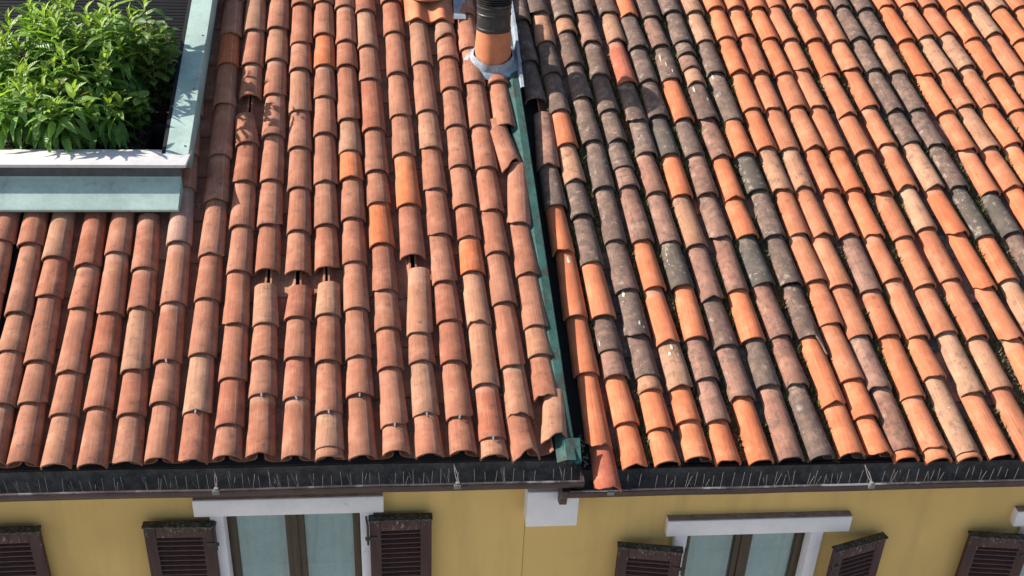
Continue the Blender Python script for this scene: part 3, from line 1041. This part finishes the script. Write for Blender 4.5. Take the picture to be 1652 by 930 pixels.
far_field(left_roof, [-3.575 - 0.207 * i for i in range(11)], -0.05, 0.02, 2.0, 0.0, COVER_L[0], (0.345, 0.145, 0.088, 0.12))
far_field(right_roof, [4.25 + 0.21 * i for i in range(9)], -0.11, -0.04, 0.6, DROP, COVER_R[0], (0.445, 0.178, 0.098, 0.1))
far_field(right_roof, [4.45 + 0.215 * i for i in range(9)], -0.112, 0.48, 1.1, DROP, COVER_R[1], (0.445, 0.178, 0.098, 0.1))
far_field(right_roof, [4.9 + 0.22 * i for i in range(8)], -0.115, 1.42, 2.0, DROP, COVER_R[2], (0.445, 0.178, 0.098, 0.1))
far_field(right_roof, [5.4 + 0.22 * i for i in range(7)], -0.12, 2.3, 3.0, DROP, COVER_R[3], (0.445, 0.178, 0.098, 0.1))

# tile hooks on the lower rows of the left roof
hook = MB()
hook.tube([(0, 0.0, -0.004), (0, -0.012, 0.001), (0, -0.016, 0.012), (0, -0.004, 0.018)], 0.0028, 5)
hook.box(-0.005, 0.005, -0.02, 0.004, 0.016, 0.019)
hook_me = hook.mesh('tile_hook', 'lead')
for ci, si in ((6, -2), (8, -2), (9, -2), (11, -2), (12, -2), (13, -2), (14, -2), (15, -2), (10, -3), (5, -3)):
    u0, k, ends, codes, gaps = LEFT_COLUMNS[ci]
    s = ends[si]
    mw = Matrix.Translation(rp(u0 + k * s, s - 0.004, 0.072)) @ Matrix((U, S, N)).transposed().to_4x4() @ Matrix.Rotation(random.uniform(-0.5, 0.5), 4, 'Z')
    link('tile_hook', hook_me, left_roof, mw)

# valley: copper cap on the step between the two roofs, with its upstand and pan
fl = MB()
ns = 26
pr_n = 6
vs, fs = [], []
for j in range(ns + 1):
    s = -0.03 + (SMAX - 0.2) * j / ns
    ul = 0.140 - 0.042 * s
    w = 0.004 * noise.noise(Vector((s * 3, 1, 0)))
    pts = [(ul - 0.06, 0.020), (ul - 0.012, 0.048 + w), (ul, 0.056 + w), (ul + 0.056 + w, 0.052), (ul + 0.062 + w, 0.042), (ul + 0.074, -0.145), (ul + 0.20, -0.155)]
    vs += [rp(u, s, h) for u, h in pts]
q = 7
for j in range(ns):
    for i in range(q - 1):
        fs.append((j * q + i, j * q + i + 1, (j + 1) * q + i + 1, (j + 1) * q + i))
fl.add(vs, fs, 0)
fl.build('valley_flashing', 'copper', left_house)
# pale torn end of the flashing and a lead patch over the eaves
m = MB()
for i, (a, b, h0, h1) in enumerate(((0.12, 0.235, 0.064, 0.040),)):
    n = 7
    vs = []
    for j in range(n + 1):
        u = a + (b - a) * j / n
        vs.append(rp(u, 0.12, h0 - 0.002))
    for j in range(n + 1):
        u = a + (b - a) * j / n
        vs.append(rp(u, -0.04 + 0.02 * noise.noise(Vector((j * 1.1, 4, 2))), h1 - 0.01))
    m.add(vs, [(j, n + 1 + j, n + 2 + j, j + 1) for j in range(n)], 0)
    m.add([v - N * 0.004 for v in vs], [(j, j + 1, n + 2 + j, n + 1 + j) for j in range(n)], 0)
m.build('flashing_end', 'copper', left_house)
m = MB()     # crumbled mortar on the upstand's foot
r3 = random.Random(9)
for i in range(34):
    s = r3.uniform(0.0, 0.25)
    p = rp(0.285 - 0.05 * s + r3.uniform(-0.012, 0.012), s, DROP + r3.uniform(-0.03, 0.02))
    r_ = r3.uniform(0.002, 0.006)
    m.box(p.x - r_, p.x + r_, p.y - r_, p.y + r_, p.z - r_, p.z + r_)
tag(m.build('mortar_crumbs', 'mortar', right_house), kind='stuff')

# moss and grass growing in the channels of the right roof
ms = MB()
r4 = random.Random(31)
for i in range(len(RIGHT_COLUMNS) - 1):
    ua, ka, ea = RIGHT_COLUMNS[i][:3]
    ub, kb, eb = RIGHT_COLUMNS[i + 1][:3]
    s = max(0.0, ea[-1])
    while s < 4.4:
        dens = noise.noise(Vector((i * 3.7, s * 1.1, 2.0)))
        if dens > (-0.2 if i < 9 else 0.0) or (s < 1.2 and 8 < i < 15 and dens > -0.25):
            uc = (ua + ub) / 2 + (ka + kb) / 2 * s
            for b in range(9):
                u = uc + r4.gauss(0, 0.011)
                ss = s + r4.uniform(-0.02, 0.02)
                hh = DROP + r4.uniform(-0.02, 0.012)
                L_ = r4.uniform(0.010, 0.034)
                a = r4.uniform(0, 6.3)
                w_ = L_ * r4.uniform(0.15, 0.4)
                base = rp(u, ss, hh)
                tip = base + Vector((math.cos(a) * L_ * 0.6, math.sin(a) * L_ * 0.6, L_))
                side = Vector((-math.sin(a), math.cos(a), 0)) * w_
                ms.add([base - side, base + side, tip], [(0, 1, 2)], 0 if r4.random() < 0.75 else 1)
        s += 0.022
mo = ms.build('moss', ['moss', 'bark'], right_roof)
mo.color = (0.115, 0.135, 0.030, 1)
tag(mo, kind='stuff')
# dirt and mortar bits in the left channels
ms = MB()
for i in range(5, len(LEFT_COLUMNS) - 1):
    ua, ka, ea = LEFT_COLUMNS[i][:3]
    ub, kb, eb = LEFT_COLUMNS[i + 1][:3]
    for e in ea + eb:
        if e > 0.2 and r4.random() < 0.35:
            for b in range(5):
                s = e + r4.uniform(-0.05, 0.03)
                p = rp((ua + ub) / 2 + ka * s + r4.gauss(0, 0.012), s, r4.uniform(-0.02, 0.0))
                r_ = r4.uniform(0.002, 0.005)
                ms.box(p.x - r_, p.x + r_, p.y - r_, p.y + r_, p.z - r_, p.z + r_ * 0.8)
tag(ms.build('mortar_crumbs', 'mortar', left_roof), kind='stuff')

# crusts of lichen and droppings on the old tiles
def crust(mb, mw, t0, y0, rx, ry, r5):
    n = 11
    sd = r5.uniform(0, 90)

    def surf(t, y, up):
        a, hh = 0.090 + (0.073 - 0.090) * y, 0.080 + (0.059 - 0.080) * y
        return mw @ Vector((a * math.cos(t) * (1 + up), y, hh * math.sin(t) * (1 + up)))
    vs = [surf(t0, y0, 0.055)]
    for k in range(n):
        q = 2 * math.pi * k / n
        f = 0.65 + 0.75 * abs(noise.noise(Vector((math.cos(q) * 1.3, math.sin(q) * 1.3, sd)))) + r5.uniform(-0.12, 0.12)
        vs.append(surf(t0 + math.cos(q) * rx * f, min(1, max(0, y0 + math.sin(q) * ry * f)), 0.030))
    mb.add(vs, [(0, 1 + k, 1 + (k + 1) % n) for k in range(n)], 0, True)


lc = MB()
r5 = random.Random(77)
SPOTS = {(0, 6): [(1.5, 0.80, 0.20, 0.07)], (2, 8): [(2.2, 0.80, 0.16, 0.10), (1.4, 0.20, 0.12, 0.05), (1.1, 0.12, 0.07, 0.03)],
         (3, 10): [(1.6, 0.72, 0.16, 0.06), (1.9, 0.60, 0.14, 0.05), (1.2, 0.58, 0.08, 0.05)], (6, 2): [(2.3, 0.55, 0.08, 0.12), (1.9, 0.35, 0.06, 0.09), (1.5, 0.15, 0.10, 0.05)],
         (7, 5): [(2.2, 0.75, 0.12, 0.08), (1.2, 0.45, 0.10, 0.06)], (8, 1): [(2.5, 0.6, 0.10, 0.06)], (4, 7): [(2.3, 0.62, 0.05, 0.05), (2.35, 0.5, 0.04, 0.03), (2.3, 0.42, 0.03, 0.02)],
         (1, 9): [(2.5, 0.2, 0.06, 0.10)], (8, 3): [(2.2, 0.85, 0.12, 0.07)]}
for rn, u0, i, code, mw in PLACED:
    if rn != right_roof.name:
        continue
    ci = [c[0] for c in RIGHT_COLUMNS].index(u0)
    for sp_ in SPOTS.get((ci, i), ()):
        crust(lc, mw, *sp_, r5)
    if code in 'dgbt':
        for k in range(r5.choice((0, 1, 2, 3, 5)) if code in 'dg' else r5.choice((0, 0, 1, 2))):
            r_ = r5.uniform(0.010, 0.034)
            crust(lc, mw, r5.uniform(0.7, 2.6), r5.uniform(0.08, 0.8), r_ * 1.3, r_ * 0.3, r5)
tag(lc.build('lichen', 'lichen', right_roof), kind='stuff')

# ------------------------------------------------------------------ flues on the left roof
def flue(name, label, u, s, r, prof_clay, prof_metal, fins):
    base = rp(u, s, 0.03)
    e = empty(name, label, 'chimney', base)
    for nm, prof, mat in (('clay_base', prof_clay, 'flueclay'), ('metal_pipe', prof_metal, 'pipeblack')):
        if prof:
            m = MB()
            m.lathe(prof, 40)
            o = m.build(nm, mat, e, mw=Matrix.Translation(base))
    if fins:
        for i in range(9):
            m = MB()
            z = fins + i * 0.018
            m.lathe([(r * 0.80, z), (r * 1.06, z - 0.006), (r * 1.06, z - 0.002), (r * 0.80, z + 0.004)], 36)
            m.build('cowl_ring', 'pipeblack', e, mw=Matrix.Translation(base))
        m = MB()
        m.lathe([(0.001, fins + 0.22), (r * 1.15, fins + 0.165), (r * 1.15, fins + 0.158), (0.001, fins + 0.165)], 36)
        m.build('cowl_cap', 'pipeblack', e, mw=Matrix.Translation(base))
        m = MB()
        m.lathe([(r * 0.79, fins - 0.03), (r * 0.79, fins + 0.17)], 24)
        m.build('cowl_core', 'pipeblack', e, mw=Matrix.Translation(base))
    return e


fb = flue('flue_pipe', "black metal flue pipe on orange clay base beside the roof step", -0.150, 3.62, 0.135,
          [(0.165, -0.14), (0.16, -0.02), (0.150, 0.10), (0.138, 0.27), (0.138, 0.285), (0.10, 0.285)],
          [(0.134, 0.24), (0.137, 0.275), (0.142, 0.28), (0.142, 0.30), (0.137, 0.305), (0.137, 0.40), (0.141, 0.405), (0.141, 0.415), (0.137, 0.42),
           (0.137, 0.455), (0.141, 0.46), (0.141, 0.47), (0.134, 0.475), (0.134, 0.50)], 0.50)
# lead apron dressed round its foot
m = MB()
m.lathe([(0.235, -0.012), (0.215, 0.004), (0.185, 0.012), (0.160, 0.070)], 40)
ap = m.build('lead_apron', 'lead', fb, mw=Matrix.Translation(rp(-0.150, 3.63, 0.060)) @ Matrix((U, S, N)).transposed().to_4x4())
for v in ap.data.vertices:
    v.co += Vector((1, 1, 1)) * (noise.noise(v.co * 16) * 0.010)
# lead upstand strip on its right, running along the step
m = MB()
vs, fs = [], []
for j in range(15):
    s = 3.30 + 0.07 * j
    uu = 0.205 - 0.042 * s
    w = 0.010 * noise.noise(Vector((s * 7, 5, 0)))
    hh = 0.06 + 0.07 * min(1, j / 6) + 0.012 * noise.noise(Vector((s * 9, 1, 0)))
    vs += [rp(uu - 0.02, s, 0.02), rp(uu + w, s, hh), rp(uu + 0.022 + w, s, hh + 0.003), rp(uu + 0.050, s, DROP - 0.03)]
for j in range(14):
    for i in range(3):
        fs.append((j * 4 + i, j * 4 + i + 1, (j + 1) * 4 + i + 1, (j + 1) * 4 + i))
m.add(vs, fs, 0)
m.build('lead_upstand', 'lead', left_house)

# vent tile: wavy clay plate over two columns with a round outlet
e = empty('vent_tile', "orange clay vent tile with wavy lower edge near black flue", 'roof vent', rp(-0.66, 4.30, 0.03))
m = MB()
nu, nsv = 24, 6
u_a, u_b = -0.862, -0.452
vs, vs2, fs = [], [], []
for j in range(nsv + 1):
    s = 4.08 + 0.62 * j / nsv
    for i in range(nu + 1):
        t = i / nu
        u = u_a + (u_b - u_a) * t - 0.058 * (s - 4.08)
        wv = 0.5 + 0.5 * math.cos((t * 2 - 0.5) * 2 * math.pi)
        h = 0.055 + 0.052 * wv * (1 - 0.55 * j / nsv) + 0.03 * j / nsv
        vs.append(rp(u, s, h))
        vs2.append(rp(u, s, h - 0.016))
W = nu + 1
for j in range(nsv):
    for i in range(nu):
        fs.append((j * W + i, j * W + i + 1, (j + 1) * W + i + 1, (j + 1) * W + i))
m.add(vs, fs, 0, True)
m.add(vs2, [f[::-1] for f in fs], 0, True)
n0 = len(vs)
for i in range(nu):
    m.f.append([i, n0 + i, n0 + i + 1, i + 1]); m.mi.append(0); m.sm.append(False)
for j in range(nsv):
    m.f.append([j * W, (j + 1) * W, n0 + (j + 1) * W, n0 + j * W]); m.mi.append(0); m.sm.append(False)
    m.f.append([j * W + nu, n0 + j * W + nu, n0 + (j + 1) * W + nu, (j + 1) * W + nu]); m.mi.append(0); m.sm.append(False)
o = m.build('plate', 'flueclay', e)
setw(o, Matrix.Identity(4))
m = MB()
m.lathe([(0.165, -0.03), (0.150, 0.06), (0.140, 0.11), (0.142, 0.125), (0.125, 0.13), (0.12, 0.05)], 36)
o = m.build('collar', 'flueclay', e)
setw(o, Matrix.Translation(rp(-0.675, 4.40, 0.10)))
m = MB()
m.lathe([(0.118, 0.02), (0.118, 0.30), (0.124, 0.305), (0.124, 0.32), (0.001, 0.36)], 36)
o = m.build('metal_pipe', 'lead', e)
setw(o, Matrix.Translation(rp(-0.675, 4.40, 0.10)))
# grey lead sheet beside the vent
m = MB()
m.sweep([(0, 0.0), (0.6, 0.02), (0.6, 0.012), (0, -0.008)], 0, 0.10, 1, closed=True)
o = m.build('lead_sheet', 'lead', left_house)
setw(o, Matrix.Translation(rp(-0.455, 4.10, 0.075)) @ Matrix((U, S, N)).transposed().to_4x4())

# ------------------------------------------------------------------ roof terrace
tr = MB()
m = tr
# hidden floor and side walls of the cut-out
m.box(-6.0, -2.56, 2.02, 5.2, 0.60, 0.64)
terrace = tr.build('roof_terrace', 'floor', left_house)
m = MB()                                  # inner faces
m.box(-6.0, -2.47, 1.985, 2.015, 0.45, 1.144)
m.build('front_riser', 'riser_shade', terrace)  # shadow band below the coping is put into the riser's colour
m = MB()
m.box(-6.0, -2.425, 1.935, 2.215, 1.1455, 1.170, b=0.004)
m.build('white_coping', 'whitecap', terrace)
m = MB()                                  # apron dressed over the tiles
pts = [(1.975, 0.105), (1.99, 0.113), (2.225, 0.142), (2.245, 0.160)]
vs = []
for u in (-6.0, -3.2, -2.475):
    for s, h in pts:
        vs.append(rp(u, s, h))
fs = []
for i in range(2):
    for j in range(3):
        fs.append((i * 4 + j, (i + 1) * 4 + j, (i + 1) * 4 + j + 1, i * 4 + j + 1))
m.add(vs, fs, 0)
m.add([v - N * 0.006 for v in vs], [f[::-1] for f in fs], 0)
m.add([rp(-6.0, 1.972, 0.108), rp(-2.472, 1.972, 0.108), rp(-2.472, 1.972, 0.088), rp(-6.0, 1.972, 0.088)], [(0, 3, 2, 1)])
m.add([rp(-2.472, 1.972, 0.108), rp(-2.472, 2.24, 0.150), rp(-2.472, 2.24, 0.06), rp(-2.472, 1.972, 0.06)], [(0, 3, 2, 1)])
m.build('apron', 'teal', terrace)
m = MB()                                  # side coping following the slope
vs = [rp(u, s, h) for h in (0.03, 0.205) for s in (2.405, SMAX) for u in (-2.600, -2.437)]
m.add(vs, [(0, 2, 3, 1), (4, 5, 7, 6), (0, 1, 5, 4), (2, 6, 7, 3), (0, 4, 6, 2), (1, 3, 7, 5)])
m.build('side_coping', 'teal', terrace)
m = MB()
vs = [rp(u, s, h) for h in (-1.1, 0.200) for s in (2.40, SMAX) for u in (-2.630, -2.6015)]
m.add(vs, [(0, 2, 3, 1), (4, 5, 7, 6), (0, 1, 5, 4), (2, 6, 7, 3), (0, 4, 6, 2), (1, 3, 7, 5)])
m.build('side_wall', 'black', terrace)
scr = MB()
for u, s in ((-2.47, 2.50), (-2.47, 3.1), (-2.47, 3.7)):
    p = rp(u, s, 0.2055)
    scr.lathe([(0.0075, 0), (0.0075, 0.003), (0.001, 0.004)], 8, origin=p)
scr.build('screws', 'iron', terrace)
# louvred black screen across the terrace
lv = empty('louvre_screen', "black slatted louvre roof panel behind the terrace plants", 'screen', (-4.0, 3.34, 0.64))
m = MB()
m.box(-6.0, -2.635, 3.32, 3.35, 0.645, 1.42)
vs = [rp(u, s, h) for h in (-0.06, -0.03) for s in (3.62, SMAX) for u in (-6.0, -2.635)]
m.add(vs, [(0, 2, 3, 1), (4, 5, 7, 6), (0, 1, 5, 4), (2, 6, 7, 3), (0, 4, 6, 2), (1, 3, 7, 5)])
m.build('back_panel', 'black', lv)
sl = MB()
sl.box(-1.68, 1.68, -0.014, 0.014, -0.008, 0.008, b=0.005)
slm = sl.mesh('slat', 'black')
s = 3.64
while s < 5.0:
    link('slat', slm, lv, Matrix.Translation(rp(-4.32, s, -0.012)) @ Matrix((U, S, N)).transposed().to_4x4() @ Matrix.Rotation(R(28), 4, 'X'))
    s += 0.040

# ------------------------------------------------------------------ planters and plants
def leaf_mesh(seed, ovate):
    rr = random.Random(seed)
    n = 6
    vs, fs = [], []
    wmax = 0.125 if not ovate else 0.34
    droop = rr.uniform(0.15, 0.5)
    fold = rr.uniform(0.25, 0.55)
    tw = rr.uniform(-0.35, 0.35)
    for j in range(n + 1):
        t = j / n
        if ovate:
            w = wmax * math.sin(math.pi * min(1, t ** 0.8)) ** 0.75
        else:
            w = wmax * (math.sin(math.pi * t ** 0.75) ** 0.9)
        w = max(w, 0.006)
        z = 0.18 * t - droop * t * t
        rp_ = 0.02 * math.sin(j * 2.4 + seed)
        for sx in (-1, 0, 1):
            vs.append((sx * w, t * (1 - 0.25 * droop * t), z + (fold * w if sx else 0) + (rp_ if sx else 0) + tw * w * sx * t))
    for j in range(n):
        for i in range(2):
            fs.append((j * 3 + i, j * 3 + i + 1, (j + 1) * 3 + i + 1, (j + 1) * 3 + i))
    m = MB()
    m.add(vs, fs, 0, True)
    return m.mesh('leaf', 'leaf')


LANCE = [leaf_mesh(i, False) for i in range(6)]
OVATE = [leaf_mesh(30 + i, True) for i in range(4)]


def plant(name, label, base, height, nstem, spread, seed, ovate=False, group=None, leaf_len=0.13, lean=(0, 0)):
    rr = random.Random(seed)
    e = empty(name, label, 'plant', base, group)
    base = Vector(base)
    count = 0
    for k in range(nstem):
        a = 2 * math.pi * (k + rr.uniform(-0.3, 0.3)) / nstem
        rad = spread * rr.uniform(0.35, 1.0)
        top = base + Vector((math.cos(a) * rad + lean[0], math.sin(a) * rad + lean[1], height * rr.uniform(0.62, 1.05)))
        b0 = base + Vector((math.cos(a) * 0.03, math.sin(a) * 0.03, -0.01))
        mid = b0.lerp(top, 0.5) + Vector((math.cos(a), math.sin(a), 0)) * rad * 0.12
        pts = []
        for i in range(7):
            t = i / 6
            pts.append((b0 * (1 - t) ** 2 + mid * 2 * t * (1 - t) + top * t * t) - base)
        m = MB()
        m.tube(pts, [0.0055 * (1 - 0.6 * i / 6) for i in range(7)], 5)
        m.build('stem', 'bark' if ovate else 'stem', e, mw=Matrix.Translation(base))
        nl = min(30, int(22 * height / 0.6)) if not ovate else 18
        for i in range(nl):
            t = 0.34 + 0.66 * (i / (nl - 1)) ** 0.85
            p = b0 * (1 - t) ** 2 + mid * 2 * t * (1 - t) + top * t * t
            az = i * 2.399 + rr.uniform(-0.4, 0.4)
            tip = (i / (nl - 1))
            if ovate:
                el = R(rr.uniform(-25, 35))
                L = leaf_len * rr.uniform(0.7, 1.15)
            else:
                el = R(-38 + 105 * max(0, tip - 0.40) / 0.60 + rr.uniform(-16, 16))
                L = leaf_len * (1.18 - 0.62 * max(0, tip - 0.55) / 0.45) * rr.uniform(0.8, 1.2)
            y = Vector((math.cos(az) * math.cos(el), math.sin(az) * math.cos(el), math.sin(el)))
            x = y.cross(Vector((0, 0, 1))).normalized()
            z = x.cross(y)
            mw = Matrix((x, y, z)).transposed().to_4x4()
            mw = Matrix.Translation(p) @ mw @ Matrix.Rotation(rr.uniform(-0.5, 0.5), 4, 'Y') @ Matrix.Diagonal((L, L, L, 1))
            yo = max(0.0, tip - 0.6) / 0.4
            if ovate:
                c = Vector((0.10, 0.21, 0.035)).lerp(Vector((0.26, 0.36, 0.06)), rr.random() ** 2)
            else:
                c = Vector((0.20, 0.37, 0.080)).lerp(Vector((0.50, 0.64, 0.11)), yo * 0.85)
            c = c * rr.uniform(0.7, 1.25)
            if rr.random() < 0.025:
                c = Vector((0.30, 0.24, 0.07))
            link('leaf', rr.choice(OVATE if ovate else LANCE), e, mw, (c.x, c.y, c.z, 1))
            count += 1
    return e


def trough(label, x0, x1, y0, y1, zt, h):
    e = empty('planter_trough', label, 'planter', ((x0 + x1) / 2, (y0 + y1) / 2, zt - h), 'black planter troughs on the roof terrace')
    m = MB()
    t = 0.012
    m.box(x0, x1, y0, y0 + t, zt - h, zt, b=0.003)
    m.box(x0, x1, y1 - t, y1, zt - h, zt, b=0.003)
    m.box(x0, x0 + t, y0 + t + 0.001, y1 - t - 0.001, zt - h, zt - 0.001)
    m.box(x1 - t, x1, y0 + t + 0.001, y1 - t - 0.001, zt - h, zt - 0.001)
    m.box(x0 + t, x1 - t, y0 + t, y1 - t, zt - h, zt - h + 0.01)
    o = m.build('trough', 'pot', e)
    setw(o, Matrix.Identity(4))
    s = MB()
    n, k = 40, 26
    vs = []
    for j in range(k + 1):
        for i in range(n + 1):
            x = x0 + t + (x1 - x0 - 2 * t) * i / n
            y = y0 + t + (y1 - y0 - 2 * t) * j / k
            vs.append((x, y, zt - 0.035 + 0.016 * noise.noise(Vector((x * 22, y * 22, 3))) + 0.012 * noise.noise(Vector((x * 60, y * 60, 8)))))
    s.add(vs, [(j * (n + 1) + i, j * (n + 1) + i + 1, (j + 1) * (n + 1) + i + 1, (j + 1) * (n + 1) + i) for j in range(k) for i in range(n)], 0)
    o = s.build('soil', 'soil', e)
    setw(o, Matrix.Identity(4))
    d = MB()
    rr = random.Random(int(x0 * 100))
    for i in range(260):
        p = Vector((rr.uniform(x0 + 0.03, x1 - 0.03), rr.uniform(y0 + 0.03, y1 - 0.03), zt - 0.025))
        s_ = rr.uniform(0.006, 0.018)
        mt = Matrix.Translation(p) @ Matrix.Rotation(rr.uniform(0, 6.3), 4, 'Z') @ Matrix.Rotation(rr.uniform(-0.9, 0.9), 4, 'X')
        d.add([mt @ Vector(q_) for q_ in ((-s_, 0, 0), (0, -s_ * 0.45, 0.003), (s_, 0, 0), (0, s_ * 0.45, 0.003))], [(0, 1, 2, 3)])
    o = d.build('dead_leaves', 'bark', e)
    setw(o, Matrix.Identity(4))
    tag(o, kind='stuff')
    return e


ZP = 1.125
trough("black planter trough behind the coping, nearest the green side coping", -3.50, -2.80, 2.25, 2.70, ZP, 0.47)
trough("black planter trough behind the coping at the left edge of view", -4.40, -3.58, 2.25, 2.70, ZP, 0.47)
trough("black planter trough in the back row at the left edge of view", -4.40, -3.58, 2.82, 3.25, ZP, 0.47)
trough("black planter trough in the back row before the louvre screen", -3.50, -2.70, 2.82, 3.25, ZP, 0.47)
GP = 'leafy plants on the roof terrace'
ZS = ZP - 0.035
LL = 0.19
plant('leafy_plant', "leafy green plant whose leaf hangs over the white coping", (-3.38, 2.40, ZS), 0.52, 7, 0.20, 1, group=GP, lean=(-0.02, -0.07), leaf_len=LL)
plant('leafy_plant', "leafy green plant in the front trough at the left edge", (-3.74, 2.42, ZS), 0.56, 7, 0.20, 2, group=GP, leaf_len=LL)
plant('leafy_plant', "short leafy green plant in the front trough above dark soil", (-3.08, 2.50, ZS), 0.44, 6, 0.17, 3, group=GP, leaf_len=LL)
plant('leafy_plant', "tall leafy green plant in the back row, left of the louvre gap", (-3.40, 2.92, ZS), 0.92, 8, 0.22, 4, group=GP, leaf_len=LL)
plant('leafy_plant', "tall leafy green plant in the back row at the left edge", (-3.84, 2.95, ZS), 0.84, 8, 0.24, 5, group=GP, leaf_len=LL)
plant('leafy_plant', "leafy green plant in the middle of the back row", (-3.10, 2.93, ZS), 0.88, 8, 0.20, 6, group=GP, leaf_len=LL)
plant('leafy_plant', "tallest leafy green plant, its tips against the black louvres", (-3.58, 3.10, ZS), 0.98, 7, 0.24, 7, group=GP, leaf_len=LL)
plant('leafy_plant', "leafy green plant just left of the round leaved shrub", (-3.02, 3.10, ZS), 1.02, 7, 0.20, 8, group=GP, leaf_len=LL)
plant('shrub', "twiggy shrub with rounded leaves beside the green side coping", (-2.80, 2.98, ZS), 0.88, 12, 0.18, 9, ovate=True, group=GP, leaf_len=0.10)
plant('shrub', "small shrub with rounded leaves at the right end of the trough", (-2.90, 2.60, ZS), 0.40, 6, 0.12, 10, ovate=True, group=GP, leaf_len=0.09)
plant('leafy_plant', "leafy green plant between front and back rows left of centre", (-3.60, 2.66, ZS), 0.62, 7, 0.20, 13, group=GP, leaf_len=LL)
plant('leafy_plant', "leafy green plant between front and back rows right of centre", (-3.22, 2.70, ZS), 0.70, 7, 0.19, 14, group=GP, leaf_len=LL)
